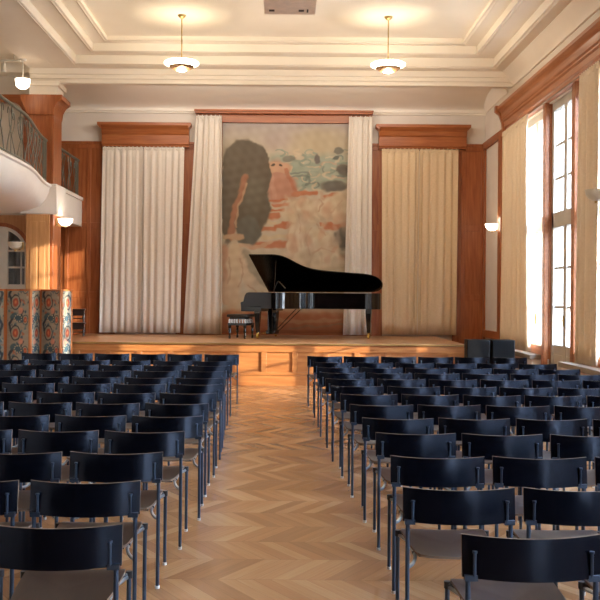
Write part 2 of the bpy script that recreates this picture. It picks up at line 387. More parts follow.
# mural
def smooth(a_, b_, x): t = np.clip((x-a_)/(b_-a_), 0, 1); return t*t*(3-2*t)
class Paint:
    def __init__(s, U, V, base, warp=1.2, seed=1):
        s.U, s.V = U, V; rs = np.random.RandomState(seed)
        def nz(f, amp, k=5):
            o = np.zeros_like(U)
            for _ in range(k):
                a_, b_, p_ = rs.uniform(-f, f), rs.uniform(-f, f), rs.uniform(0, 6.3); o += np.sin(U*a_+V*b_+p_)
            return o*amp/k**.5
        s.nz = nz
        s.u = U+nz(.5, warp)+nz(1.4, warp*.4); s.v = V+nz(.5, warp)+nz(1.4, warp*.4)
        s.C = np.ones(U.shape+(3,))*np.array(base, float)
    def mix(s, m, col): s.C += (np.array(col, float)-s.C)*m[..., None]
    def ell(s, cx, cy, rx, ry, col, rot=0, soft=.2, al=1):
        c_, s_ = math.cos(R(rot)), math.sin(R(rot)); x, y = s.u-cx, s.v-cy
        d = np.sqrt(((x*c_+y*s_)/rx)**2+((-x*s_+y*c_)/ry)**2); s.mix(al*(1-smooth(1-soft, 1+soft, d)), col)
    def stroke(s, pts, w, col, al=1, soft=.5):
        D = np.full(s.u.shape, 1e9)
        for (x0, y0), (x1, y1) in zip(pts, pts[1:]):
            dx, dy = x1-x0, y1-y0; t = np.clip(((s.u-x0)*dx+(s.v-y0)*dy)/(dx*dx+dy*dy+1e-9), 0, 1)
            D = np.minimum(D, np.hypot(s.u-x0-t*dx, s.v-y0-t*dy))
        s.mix(al*(1-smooth(w*(1-soft), w*(1+soft*.4), D)), col)
    def lin(s):
        c_ = np.clip(s.C, 0, 255)/255; return np.where(c_ <= .04045, c_/12.92, ((c_+.055)/1.055)**2.4)
def painted_panel(name, material, P, pos, nu, nv, parent=None, thick=.02):
    me = bpy.data.meshes.new(name)
    vs = pos.reshape(-1, 3)
    fs = [(j*(nu+1)+i, j*(nu+1)+i+1, (j+1)*(nu+1)+i+1, (j+1)*(nu+1)+i) for j in range(nv) for i in range(nu)]
    me.from_pydata([tuple(v) for v in vs], [], fs)
    ca = me.color_attributes.new('Col', 'FLOAT_COLOR', 'POINT')
    L_ = P.lin().reshape(-1, 3); ca.data.foreach_set('color', np.c_[L_, np.ones(len(L_))].astype(np.float32).ravel())
    me.materials.append(M[material]); o = bpy.data.objects.new(name, me); COL.objects.link(o)
    if parent: o.parent = parent
    q = o.modifiers.new('t', 'SOLIDIFY'); q.thickness = thick; q.offset = 0
    return o
nu, nv = 200, 330
U, V = np.meshgrid(np.linspace(221.5, 347.5, nu+1), np.linspace(122.6, 328, nv+1))
P = Paint(U, V, (196, 176, 152), warp=.8)
k = smooth(118, 150, V); P.mix((1-k)*.8, (172, 156, 152))                      # lilac sky
P.ell(320, 140, 26, 14, (186, 164, 132), soft=.6, al=.7); P.ell(275, 140, 14, 10, (176, 154, 146), soft=.6, al=.6)
rs = random.Random(4)
for x, y, rx, ry in ((285, 165, 18, 7), (305, 168, 20, 8), (328, 160, 18, 8), (335, 174, 16, 8), (300, 180, 14, 7), (318, 182, 16, 6), (276, 157, 8, 4)):
    P.ell(x, y, rx, ry, (152, 160, 142), soft=.5, al=.75)
for _ in range(46):                                                            # sea swirls
    x, y = rs.uniform(274, 345), rs.uniform(150, 188); r_ = rs.uniform(3, 8); ph = rs.uniform(0, 6)
    pts = [(x+r_*1.4*math.cos(ph+t*.6), y+r_*.6*math.sin(ph+t*.6)) for t in range(7)]
    P.stroke(pts, rs.uniform(.6, 1.4), rs.choice([(136, 144, 128), (150, 156, 138), (206, 180, 152), (196, 158, 134), (120, 124, 112)]), .8)
for x, y, rx, ry, c_ in ((316, 157, 3, 5, (112, 100, 94)), (337, 149, 4, 4, (116, 108, 96)), (334, 156, 3, 2, (100, 100, 92)), (342, 168, 7, 6, (110, 98, 86)), (333, 184, 13, 5.5, (106, 96, 86)), (288, 157, 6, 3, (128, 122, 108))):
    P.ell(x, y, rx, ry, c_, soft=.25, al=.9)
# rock tower
P.ell(275, 180, 11, 22, (186, 134, 112)); P.ell(284, 186, 13, 12, (184, 130, 106)); P.ell(272, 166, 10, 6, (206, 160, 128)); P.ell(282, 166, 8, 6, (200, 154, 124))
P.stroke([(285, 168), (290, 180), (296, 192)], 2.2, (178, 112, 84), .8); P.stroke([(270, 174), (274, 196)], 2.5, (196, 146, 122), .8)
P.ell(273, 163.5, 1.6, 1.2, (90, 74, 62)); P.ell(280, 163.2, 1.6, 1.2, (84, 70, 60))
# striped ledges
for x, y, l, w_ in ((278, 198, 9, 1.2), (281, 203, 9, 1.8), (272, 209, 11, 1.4), (266, 214.5, 11, 3), (264, 227, 10, 2.6), (282, 224, 7, 2.2), (270, 243, 18, 4), (304, 191, 11, 2.6), (330, 193, 6, 2.4), (288, 221, 6, 2), (334, 224, 9, 4), (325, 221, 5, 2.4)):
    P.stroke([(x-l, y+1), (x+l, y)], w_, (188, 108, 72), .85)
P.stroke([(262, 236), (300, 234)], 2.4, (204, 176, 140), .7); P.stroke([(258, 219), (275, 221)], 2, (206, 178, 146), .8)
P.ell(342, 236, 9, 11, (108, 98, 86), soft=.2); P.ell(338, 258, 14, 8, (124, 122, 104), soft=.5, al=.6); P.ell(312, 262, 10, 9, (150, 144, 120), soft=.5, al=.6)
# pale figure-like lobes
for x, y, rx, ry, rot in ((293, 210, 6, 12, 10), (303, 205, 8, 9, 0), (313, 210, 9, 12, 20), (326, 206, 10, 10, -20), (338, 206, 9, 14, 0), (292, 240, 5, 18, 5), (300, 236, 5, 17, -4), (308, 244, 7, 16, 10), (320, 240, 10, 9, 30), (326, 252, 13, 8, -10), (334, 262, 9, 12, 20), (316, 260, 5, 14, 0), (298, 262, 7, 12, 0)):
    P.ell(x, y, rx+.8, ry+.8, (178, 138, 110), rot, .2, .6); P.ell(x, y, rx, ry, (218, 196, 166), rot, .25, .9); P.ell(x+1.5, y+2, rx*.5, ry*.6, (196, 162, 134), rot, .5, .5)
for pts in (((286, 225), (290, 221), (294, 222)), ((316, 222), (320, 230), (324, 234)), ((282, 203), (286, 199)), ((297, 214), (300, 222), (298, 232)), ((310, 226), (306, 238), (309, 252)), ((312, 250), (322, 246), (334, 250)), ((318, 198), (322, 203), (318, 209)), ((330, 212), (336, 204), (342, 198))):
    P.stroke(pts, .8, (172, 122, 96), .5)
P.ell(330, 285, 30, 26, (198, 172, 142), soft=.4); P.ell(290, 285, 26, 30, (198, 170, 140), soft=.4)
for _ in range(90):
    x, y = rs.uniform(284, 346), rs.uniform(194, 262)
    P.ell(x, y, rs.uniform(2, 6), rs.uniform(3, 8), rs.choice([(214, 192, 162), (204, 176, 144), (190, 156, 128), (176, 156, 132), (208, 180, 158), (196, 140, 110)]), rs.uniform(-40, 40), .5, .4)
for _ in range(40):
    x, y = rs.uniform(256, 345), rs.uniform(262, 310)
    P.ell(x, y, rs.uniform(3, 9), rs.uniform(3, 9), rs.choice([(206, 180, 150), (190, 160, 130), (170, 150, 126)]), rs.uniform(-40, 40), .6, .35)
# tree
P.ell(245, 168, 22, 30, (104, 90, 74), -6, .06); P.ell(257, 172, 13, 28, (104, 90, 74), 0, .06); P.ell(248, 205, 21, 30, (106, 94, 78), 0, .07)
P.ell(228, 195, 8, 48, (106, 92, 76), 0, .1); P.ell(248, 230, 12, 15, (108, 102, 90), 0, .12)
P.ell(238, 160, 16, 16, (112, 98, 80), soft=.8, al=.5); P.ell(252, 190, 12, 16, (122, 110, 92), soft=.8, al=.5)
P.stroke([(244, 176), (241, 190), (235, 205), (232, 222), (231, 236)], 3.6, (164, 112, 84)); P.stroke([(246, 182), (238, 205), (236, 226)], 1.2, (190, 150, 118), .8)
P.stroke([(225, 236), (242, 235)], 3, (192, 156, 124)); P.stroke([(224, 246), (226, 300)], 4, (188, 124, 92), .6)
P.ell(234, 262, 8, 22, (206, 178, 146), soft=.2, al=.9); P.ell(246, 268, 7, 20, (206, 176, 146), -12, .25, .8); P.ell(232, 292, 9, 18, (204, 170, 138), soft=.3, al=.8)
P.stroke([(240, 244), (262, 246), (270, 240)], 2.4, (202, 164, 132), .8)
P.stroke([(246, 252), (256, 272), (266, 282)], 5, (140, 128, 108), .7)
for pts in (((228, 256), (231, 268), (228, 282)), ((240, 258), (243, 272), (238, 286)), ((248, 284), (258, 292), (256, 304)), ((262, 290), (272, 300), (270, 312))):
    P.stroke(pts, .9, (170, 130, 104), .5)
P.mix(smooth(306, 314, P.v)*.8, (172, 96, 60)); P.stroke([(262, 316), (300, 320), (340, 317)], 2, (190, 146, 110), .7); P.stroke([(290, 326), (346, 322)], 1.5, (150, 120, 96), .6)
P.C += P.nz(.8, 4)[..., None]
P.C *= np.array([.91, .92, .90])
pos = np.stack([(U-283)/44.19, np.full_like(U, YB-.06), CH+(294.2-V)/44.19], -1)
mo = painted_panel('mural', 'mural', P, pos, nu, nv)
tag(mo, 'tall faded mural with grey tree and pale figures behind the piano', 'painting')

# pelmets over the curtains
def crown(z0, z1, d, y=YB-.004):   # profile (Y, Z) from the wall
    h = z1-z0
    return [(y, z0), (y-d*.45, z0), (y-d*.45, z0+.06*h), (y-d*.55, z0+.1*h), (y-d*.55, z0+.5*h), (y-d*.65, z0+.56*h), (y-d*.72, z0+.72*h), (y-d*.95, z0+.84*h), (y-d, z0+.87*h), (y-d, z1), (y, z1)]
o = MB().prism([(u, v) for u, v in crown(5.0, 5.52, .34)], px(102), px(188.5), 'X').build('pelmet', 'woodx', bevel=.006)
tag(o, 'wide crown-moulded wooden pelmet over the curtains nearest the gallery', 'pelmet')
MB().prism([(px(188.5), 5.39), (px(191), 5.46), (px(191), 5.52), (px(188.5), 5.52)], YB-.34, YB-.08, 'Y').build('end_return', 'woodx', o)
MB().prism([(px(102), 5.39), (px(102), 5.52), (px(98.5), 5.52), (px(98.5), 5.46)], YB-.34, YB-.08, 'Y').build('end_return', 'woodx', o)
o = MB().prism([(u, v) for u, v in crown(5.0, 5.52, .34)], px(377), px(464), 'X').build('pelmet', 'woodx', bevel=.006)
tag(o, 'wide crown-moulded wooden pelmet over the curtains nearest the tall windows', 'pelmet')
MB().prism([(px(464), 5.39), (px(467), 5.46), (px(467), 5.52), (px(464), 5.52)], YB-.34, YB-.08, 'Y').build('end_return', 'woodx', o)
MB().prism([(px(377), 5.39), (px(377), 5.52), (px(373.5), 5.52), (px(373.5), 5.46)], YB-.34, YB-.08, 'Y').build('end_return', 'woodx', o)
mb = MB().box(px(195), px(370), YB-.1, YB-.01, 5.57, 5.79); mb.box(px(194), px(371), YB-.3, YB-.01, 5.79, 5.83); mb.box(px(194.5), px(370.5), YB-.26, YB-.01, 5.75, 5.79)
o = mb.build('pelmet', 'woodx', bevel=.006); tag(o, 'long thin wooden pelmet board above the mural', 'pelmet')

# curtains
def curtain(label, t0, t1, b0, b1, z0, z1, folds, amp, mat_='curtain', group=None, seed=0, hang=None, pleat=.09):
    """t0,t1 top ends (x,y); b0,b1 bottom ends"""
    rg = random.Random(seed); ph = [rg.uniform(0, 6.28) for _ in range(8)]
    t0, t1, b0, b1 = map(lambda p_: Vector((p_[0], p_[1])), (t0, t1, b0, b1))
    dirv = (b1-b0).normalized(); nrm = Vector((dirv.y, -dirv.x))
    def fn(u, v):
        a_ = amp*(.35+.65*(1-v)**.6)
        w = u + .012*math.sin(9*u+ph[0]) + .008*math.sin(23*u+ph[1]) + .004*math.sin(3*v+ph[2]+9*u)
        s1 = math.sin(2*math.pi*folds*w+ph[3]); s1 = math.copysign(abs(s1)**.9, s1)
        off = a_*s1*(.65+.35*math.sin(2*math.pi*1.7*u+ph[4])) + a_*.22*math.sin(2*math.pi*folds*2.1*w+ph[5])*v
        p_ = t0.lerp(t1, u)*v + b0.lerp(b1, u)*(1-v)
        p_ = p_ + nrm*off
        return (p_.x, p_.y, z0+(z1-z0)*v)
    L_ = (b1-b0).length
    mb = MB().grid(fn, max(40, int(folds*14)), 14)
    o = mb.build('curtain', mat_, solid=.008)
    tag(o, label, 'curtain', group)
    mb = MB(); n = max(3, int((t1-t0).length/pleat))                             # pinch-pleat heading
    for i in range(n):
        q = t0.lerp(t1, (i+.5)/n); mb.tube([(q.x, q.y, z1-.09), (q.x, q.y, z1-.01), (q.x, q.y, z1+.02)], [.008, .016, .013], 6)
    mb.box(0, (t1-t0).length, -.01, .01, z1-.07, z1-.03, mtx=Matrix.Translation((t0.x, t0.y, 0)) @ Matrix.Rotation(math.atan2((t1-t0).y, (t1-t0).x), 4, 'Z'))
    mb.build('heading_tape', mat_, o)
    return o
ST = .79
yc = YB-.17
curtain('pale curtain panel under the wide pelmet, outer half near the gallery', (px(103), yc), (px(143), yc), (px(101), yc), (px(142.5), yc), ST+.03, 4.985, 6, .036, seed=1)
curtain('pale curtain panel under the wide pelmet, inner half beside the gathered curtain', (px(143.5), yc), (px(184), yc), (px(143.5), yc), (px(181), yc), ST+.03, 4.985, 5.5, .036, seed=2)
curtain('gathered pale curtain between the mural tree and the wide curtains', (px(195.5), yc-.04), (px(221), yc-.04), (px(184.5), yc-.06), (px(223), yc-.06), ST+.02, 5.70, 4.5, .075, seed=3)
curtain('gathered pale curtain behind the piano tail at the mural edge', (px(347), yc-.04), (px(370), yc-.04), (px(342.5), yc-.06), (px(370.5), yc-.06), ST+.02, 5.70, 4, .07, seed=4)
curtain('beige curtain panel on the stage wall, inner half next to the piano tail', (px(380), yc), (px(417), yc), (px(381.5), yc), (px(416), yc), ST+.03, 4.985, 5, .036, 'curtain_warm', seed=5)
curtain('beige curtain panel on the stage wall, outer half beside the dark corner panelling', (px(417.5), yc), (px(456), yc), (px(416.5), yc), (px(455), yc), ST+.03, 4.985, 5, .036, 'curtain_warm', seed=6)
for a_, b_ in ((px(101), px(186)), (px(378.5), px(458))):
    o = MB().tube([(a_, yc+.075, 4.975), (b_, yc+.075, 4.975)], .014).build('curtain_rail', 'bronze')
    tag(o, 'thin curtain rail under the wide pelmet ' + ('nearest the gallery' if a_ < 0 else 'nearest the tall windows'), 'rail')

# ------------------------------------------------------------------ right side windows
wc = [1]; tr_n = [17]
def french(y0, y1, door, dn=None):
    """white frame with two leaves and a transom, between y0 and y1"""
    zb = 0 if door else .64
    X0, X1 = 4.62, 4.69
    mb = MB()
    mb.box(X0-.02, X1+.02, y0, y1, 4.86, 5.0); mb.box(X0-.02, X1+.03, y0, y1, 2.86, 3.12)
    mb.box(X0-.02, X1+.02, y0, y0+.1, zb, 4.9); mb.box(X0-.02, X1+.02, y1-.1, y1, zb, 4.9)
    nl = 3 if y1-y0 > 2 else 2; ed = [y0+(y1-y0)*i/nl for i in range(nl+1)]; ym = ed[1]
    for q in ed[1:-1]: mb.box(X0-.006, X1+.006, q-.08, q+.08, zb, 4.9)
    mb.box(X0, X1, y0, y1, zb, .84 if not door else .88)
    if door:
        for a_, b_ in ((y0+.14, ym-.12), (ym+.12, y1-.14)): mb.box(X0-.012, X0, a_, b_, .2, .72)
    for z in (1.52, 2.18, 3.7, 4.27): mb.box(X0+.02, X1-.02, y0, y1, z-.022, z+.022)
    for q in [(a_+b_)/2 for a_, b_ in zip(ed, ed[1:])]:
        mb.box(X0+.02, X1-.02, q-.016, q+.016, 3.1, 4.88)
    kind = 'door' if door else 'window'
    name = f'{kind}_{dn}'
    o = struct(name, mb, 'winpaint', bevel=.006)
    for a_, b_ in [(ed[i]+(.08 if i else .1), ed[i+1]-(.08 if i < nl-1 else .1)) for i in range(nl)]:
        for z0, z1 in (((.88 if door else .84), 2.86), (3.12, 4.86)):
            MB().box(4.682, 4.688, a_, b_, z0, z1).build('pane', 'glass', o)
    mb = MB().box(X0-.03, X0, ym+.005, ym+.03, 1.2, 1.38); mb.tube([(X0-.06, ym+.018, 1.3), (X0-.06, ym-.08, 1.3)], .009); mb.tube([(X0-.06, ym+.018, 1.3), (X0, ym+.018, 1.3)], .009)
    mb.build('handle', 'brass', o)
    return o
wi, di = 1, 2
for gi, (y0, y1) in enumerate(GROUPS):
    d0, d1_ = y0+2.25, y0+2.25+1.45
    if gi == 0: y0p = 13.35
    french(y0+.2, d0-.2, False, wi); wi += 1
    french(d0, d1_, True, di); di += 1
    french(d1_+.2, y1-.2, False, wi); wi += 1
    mb = MB()
    for p0 in (y0, d0-.2, d1_, y1-.2): mb.box(4.48, 4.56, p0+.01, p0+.17, 0, 5.02); mb.box(4.56, 4.64, p0, p0+.2, 0, 5.02)
    for a_, b_ in ((y0+.2, d0-.2), (d1_+.2, y1-.2)): mb.box(4.5, 4.64, a_, b_, .68, .84)
    struct(f'trim_{tr_n[0]}', mb, 'woody', bevel=.01); tr_n[0] += 1
    mb = MB().box(4.3, 4.6, y0+.1, d0-.03, .6, .68).box(4.34, 4.56, y0+.14, d0-.06, 0, .6)
    mb.box(4.3, 4.6, d1_+.22, y1-.4, .6, .68).box(4.34, 4.56, d1_+.26, y1-.44, 0, .6)
    # sill tops are stone, their cheeks plaster
    for i in range(len(mb.mi)): mb.mi[i] = 1 if (i//6) % 2 else 0
    struct(f'trim_{tr_n[0]}', mb, ['stone', 'plaster'], bevel=.008); tr_n[0] += 1
    # pelmet
    z0, z1, d = 5.02, 5.52, .26; h = z1-z0; xw = XR
    pr = [(xw, z0), (xw-d*.35, z0), (xw-d*.35, z0+.12*h), (xw-d*.5, z0+.16*h), (xw-d*.5, z0+.36*h), (xw-d*.6, z0+.4*h), (xw-d*.6, z0+.46*h), (xw-d*.68, z0+.5*h), (xw-d*.72, z0+.72*h), (xw-d*.95, z0+.86*h), (xw-d, z0+.88*h), (xw-d, z1), (xw, z1)]
    o = MB().prism(pr, y0+.02, y1, 'Y').build('window_pelmet', 'woody', bevel=.005)
    tag(o, ['long moulded wooden pelmet above the tall windows beside the stage', 'moulded wooden pelmet above the second bay of tall windows', 'moulded wooden pelmet above the third bay of tall windows', 'moulded wooden pelmet above the tall windows by the rear wall'][gi], 'pelmet')
    for s_, ye in ((1, y1), (-1, y0)):   # scrolled end brackets
        pb = [(xw, 3.8), (xw-.14, 3.8), (xw-.14, 4.98), (xw-.16, 5.2), (xw-.22, 5.36), (xw-.3, 5.42), (xw-.3, 5.54), (xw, 5.54)]
        MB().prism(pb, ye-.06 if s_ > 0 else ye-.02, ye+.06 if s_ > 0 else ye+.07, 'Y').build('end_bracket', 'woody', o, bevel=.006)
    o = MB().tube([(4.41, y0+.2, 4.99), (4.41, y1-.1, 4.99)], .013).build('curtain_rail', 'bronze')
    tag(o, ['thin curtain rail under the long pelmet beside the stage', 'thin curtain rail in the second window bay', 'thin curtain rail in the third window bay', 'thin curtain rail in the rearmost window bay'][gi], 'rail')
curtain('cream window curtain at the stage end of the windows, above the stone sill', (4.37, 19.04), (4.37, 17.05), (4.37, 19.04), (4.37, 16.85), .72, 4.96, 9, .075, 'curtain_cream', seed=11)
curtain('cream window curtain nearest the camera, beside the wall lamp', (4.37, 14.02), (4.37, 13.2), (4.37, 14.04), (4.37, 13.2), .72, 4.96, 5, .07, 'curtain_cream', seed=12)

# ------------------------------------------------------------------ outside
o = struct('ground_outside', MB().box(4.9, 90, -60, 160, -1.1, -1.0), 'ground')
mb = MB().box(22, 23, -45, 2.55, -1, 9.8)  # unseen block added to keep the sun off most of the nearer windows
for i in range(14):
    for j in range(3): mb.box(21.9, 22, -43+i*3.2, -41.6+i*3.2, 1+j*3.4, 3+j*3.4)
struct('sun_blocker_outside', mb, 'sunblock')

# ------------------------------------------------------------------ stage
SY, SX0, SX1 = 17.7, -4.53, 3.43
t = thing('stage', 'low wooden concert stage with panelled front and polished deck', 'stage', (0, 19.5, 0))
def loc(mb, ob):   # shift builder into the parent's frame
    L_ = Vector(ob.location); mb.v = [(v[0]-L_.x, v[1]-L_.y, v[2]-L_.z) for v in mb.v]; return mb
loc(MB().box(SX0, SX1, SY-.03, YB-.08, ST-.035, ST), t).build('deck', 'deck', t, bevel=.012)
mb = MB().box(SX0, SX1, SY+.03, YB-.08, 0, ST-.036)
loc(mb, t).build('body', 'stagewood', t)
mb = MB().box(SX0, SX1, SY, SY+.03, ST-.17, ST-.036).box(SX0, SX1, SY, SY+.03, .19, .25).box(SX0, SX1, SY-.012, SY+.03, 0, .185)
x = SX0; xs_ = []
x = -.35-.58*7
while x < SX1:
    if x > SX0: mb.box(x-.05, x+.05, SY, SY+.03, .25, ST-.17)
    x += .58
loc(mb, t).build('front_frame', 'stagewood', t, bevel=.005)
mb = MB().box(SX0, SX1, SY-.04, SY-.031, ST-.03, ST-.004)
loc(mb, t).build('nosing', 'brass', t)

# ------------------------------------------------------------------ grand piano
PO = (-.62, 20.18, ST); PR = R(-17)
t = thing('grand_piano', 'black concert grand piano with raised lid on the stage', 'piano', PO, PR); t.scale = (1, 1, .965)
def bez(p0, p1, p2, p3, n=8): return [tuple((1-q)**3*a_+3*(1-q)**2*q*b_+3*(1-q)*q*q*c_+q**3*d_ for a_, b_, c_, d_ in zip(p0, p1, p2, p3)) for q in [i/n for i in range(n+1)]]
def outline(x0=.0, e=0):
    pts = [(x0, .76+e), (2.28, .76+e)]
    pts += bez((2.28, .76+e), (2.53, .76+e), (2.67+e, .62), (2.66+e, .36))[1:]
    pts += bez((2.66+e, .36), (2.64+e, .08-e), (2.42, .02-e), (2.14, -.0-e))[1:]
    pts += bez((2.14, -.0-e), (1.5, -.1-e), (1.32, -.12-e), (1.12, -.3-e), 10)[1:]+bez((1.12, -.3-e), (.92, -.5-e), (.86, -.76-e), (.55, -.76-e), 10)[1:]
    pts += [(x0, -.76-e)]
    return pts
rim = outline(.42)
MB().prism(rim, .64, .985, 'Z', smooth=False).build('case', 'lacquer', t, bevel=.006)
o = MB().box(-.02, .42, -.76, .76, .58, .70).build('keybed', 'lacquer', t, bevel=.008)
for s_ in (-1, 1):
    y0 = -.76 if s_ < 0 else .68
    MB().prism([(.43, .66), (-.02, .66), (-.03, .77), (.03, .79), (.06, .92), (.10, .975), (.15, .985), (.43, .985)], y0, y0+.08, 'Y').build('cheek', 'lacquer', t, bevel=.005)
MB().box(.2, .42, -.68, .68, .7, .95).build('fallboard', 'lacquer', t, bevel=.01)
k_ = MB().box(.0, .2, -.61, .61, .70, .735).build('keyboard', 'ivory', t)
mb = MB()
for i in range(51):
    if i % 7 not in (2, 6): mb.box(.07, .2, -.6+i*.0235+.017, -.6+i*.0235+.028, .735, .748)
mb.build('black_keys', 'blackplastic', k_)
# music desk
MB().box(-.01, .01, -.36, .36, 0, .25, mtx=Matrix.Translation((.55, 0, 1.0)) @ Matrix.Rotation(R(22), 4, 'Y')).build('music_desk', 'lacquer', t, bevel=.004)
# soundboard and plate inside the rim
MB().prism(outline(.46, -.04), .90, .94, 'Z').build('iron_plate', 'gold', t)
# lid, hinged along the far straight side
lo_ = outline(.08, .02)
A = R(30); H = Matrix.Translation((0, .78, 1.0)) @ Matrix.Rotation(-A, 4, 'X') @ Matrix.Translation((0, -.78, 0))
mb = MB().prism(lo_, 0, .022, 'Z'); mb.v = [tuple(H @ Vector(v)) for v in mb.v]
mb.build('lid', 'lidblack', t)
mb = MB().box(.1, .42, -.74, .74, .024, .044); mb.v = [tuple(H @ Vector(v)) for v in mb.v]
mb.build('lid_flap', 'lidblack', t)
tip = H @ Vector((.62, -.60, 0)); MB().tube([(.66, -.66, .99), tuple(tip)], .011).build('lid_prop', 'lacquer', t)
def pleg(x, y):
    l = MB().box(x-.06, x+.06, y-.06, y+.06, .54, .66).add([(x+sx*w_, y+sy*w_, z) for z, w_ in ((.55, .058), (.42, .05), (.13, .032)) for sx, sy in ((-1, -1), (1, -1), (1, 1), (-1, 1))],
        [(i*4+k, i*4+(k+1) % 4, i*4+4+(k+1) % 4, i*4+4+k) for i in range(2) for k in range(4)]+[(8, 9, 10, 11)]).build('leg', 'lacquer', t, bevel=.004)
    MB().tube([(x, y, .13), (x, y, .085)], .026, 12).box(x-.03, x+.03, y-.02, y+.02, .05, .09).box(x-.012, x+.012, y-.012, y+.05, .055, .085).tube([(x-.016, y+.0, .033), (x+.016, y+.0, .033)], .033, 14).build('caster', 'gold', l)
pleg(.3, -.62); pleg(.3, .62); pleg(2.42, .32)
ly = MB().box(.36, .46, -.16, -.13, .16, .64).box(.36, .46, .13, .16, .16, .64).box(.34, .5, -.2, .2, .08, .17).box(.36, .46, -.14, .14, .55, .6).build('pedal_lyre', 'lacquer', t, bevel=.004)
for s_ in (-1, 1): MB().tube([(.5, s_*.14, .13), (1.0, s_*.2, .64)], .009).build('brace_rod', 'lacquer', ly)
for y in (-.08, 0, .08): MB().box(.2, .36, y-.02, y+.02, .09, .105).build('pedal', 'gold', ly)

# piano bench
t = thing('piano_bench', 'black padded piano bench with turned legs at the keyboard', 'bench', (-.86, 19.62, ST), PR)
mb = MB()
for i in range(2):
    pass
MB().box(-.22, .22, -.29, .29, .44, .5).build('cushion', 'leather', t, bevel=.025)
mb = MB()
for sx in (-.215, .2):
    pass
MB().box(-.2, .2, -.27, .27, .27, .32).box(-.17, .17, -.24, .24, .40, .44).build('seat_frame', 'lacquer', t, bevel=.006)
mb = MB()
for s_ in (-1, 1):
    for j in range(7):
        mb.box(-.185+j*.0575, -.16+j*.0575, s_*.235-.008, s_*.235+.008, .32, .4)
        mb.box(s_*.18-.008, s_*.18+.008, -.22+j*.07, -.19+j*.07, .32, .4)
mb.build('scissor_lift', 'chrome', t)
for sx in (-1, 1):
    for sy in (-1, 1):
        MB().lathe([(.0, 0), (.02, 0), (.024, .04), (.017, .08), (.028, .12), (.03, .18), (.02, .21), (.034, .23), (.034, .28), (0, .28)], (sx*.165, sy*.235, 0), 12).build('leg', 'lacquer', t)
# dark carved stools stacked at the edge of the stage
for k, (z, lab) in enumerate(((ST, 'dark carved stool at the stage corner, lower one under another stool'), (ST+.29, 'dark carved stool at the stage corner, upper one of the stack'))):
    t = thing('carved_stool', lab, 'stool', (-4.36, 20.2, z), R(8), 'dark stools stacked at the stage corner')
    MB().box(-.16, .16, -.16, .16, .25, .285).build('seat', 'darkwood', t, bevel=.01)
    MB().box(-.14, .14, -.14, -.12, .14, .25).box(-.14, .14, .12, .14, .14, .25).box(-.14, -.12, -.14, .14, .19, .25).box(.12, .14, -.14, .14, .19, .25).build('apron', 'darkwood', t)
    for sx in (-1, 1):
        for sy in (-1, 1):
            MB().lathe([(0, 0), (.014, 0), (.012, .05), (.024, .1), (.014, .14), (.022, .2), (0, .2)], (sx*.125, sy*.125, 0), 10).build('leg', 'darkwood', t)
    MB().tube([(-.125, -.125, .08), (.125, .125, .08)], .009, 6).tube([(-.125, .125, .08), (.125, -.125, .08)], .009, 6).build('stretcher', 'darkwood', t)

# ------------------------------------------------------------------ folding screen with paisley cloth
pts = [(-5.4, 16.97), (-5.08, 17.42), (-4.54, 17.1), (-4.47, 17.53), (-4.0, 17.13), (-3.89, 17.53)]
t = thing('folding_screen', 'folding screen of paisley cloth in wooden frames beside the stage', 'screen', (-4.5, 17.1, 0))
SH = 1.76
def paisley(w, h, seed, flip=False):
    nu, nv = 44, 170
    U, V = np.meshgrid(np.linspace(0, w*100, nu+1), np.linspace(0, h*100, nv+1))
    if flip: U = w*100-U
    U2 = U
    P = Paint(U2, V, (166, 158, 138), warp=.5, seed=seed); rg = random.Random(seed)
    for _ in range(110):
        x, y = rg.uniform(0, w*100), rg.uniform(0, h*100)
        P.ell(x, y, rg.uniform(1, 5), rg.uniform(1, 3), rg.choice([(90, 118, 124), (58, 88, 100), (186, 112, 80), (196, 182, 156), (176, 140, 112), (104, 126, 124), (76, 104, 112)]), rg.uniform(0, 180), .3, .85)
    for k in range(-1, 4):
        y0 = 30+k*56
        for (cx, cy) in ((w*60, y0), (w*15, y0+24)):
            s_ = 1.2 if cx > w*40 else .75
            P.stroke([(cx+9*s_, cy+2), (cx+13*s_, cy+13*s_), (cx+6*s_, cy+22*s_)], 2.6*s_, (44, 54, 60), .9)
            P.ell(cx, cy, 10.5*s_, 11.5*s_, (46, 56, 62), 0, .08); P.ell(cx, cy, 8.8*s_, 9.8*s_, (170, 160, 136), 0, .08)
            P.ell(cx, cy, 5.8*s_, 6.4*s_, (186, 88, 60), 0, .12); P.ell(cx, cy, 2.4*s_, 2.6*s_, (226, 140, 90), 0, .4)
        P.ell(w*45, y0+26, 13, 6, (52, 84, 98), 20, .25, .9); P.ell(w*70, y0+31, 9, 5, (70, 100, 108), -30, .25, .9)
        P.ell(w*35, y0-15, 6, 6, (222, 150, 120), 0, .3, .9)
        for q in range(9):
            an = q*.7; P.ell(w*48+9*math.cos(an), y0+27+6*math.sin(an), 1.6, 1.2, (214, 196, 160), 0, .3, .9)
    P.C += P.nz(3, 6)[..., None]
    return P, nu, nv
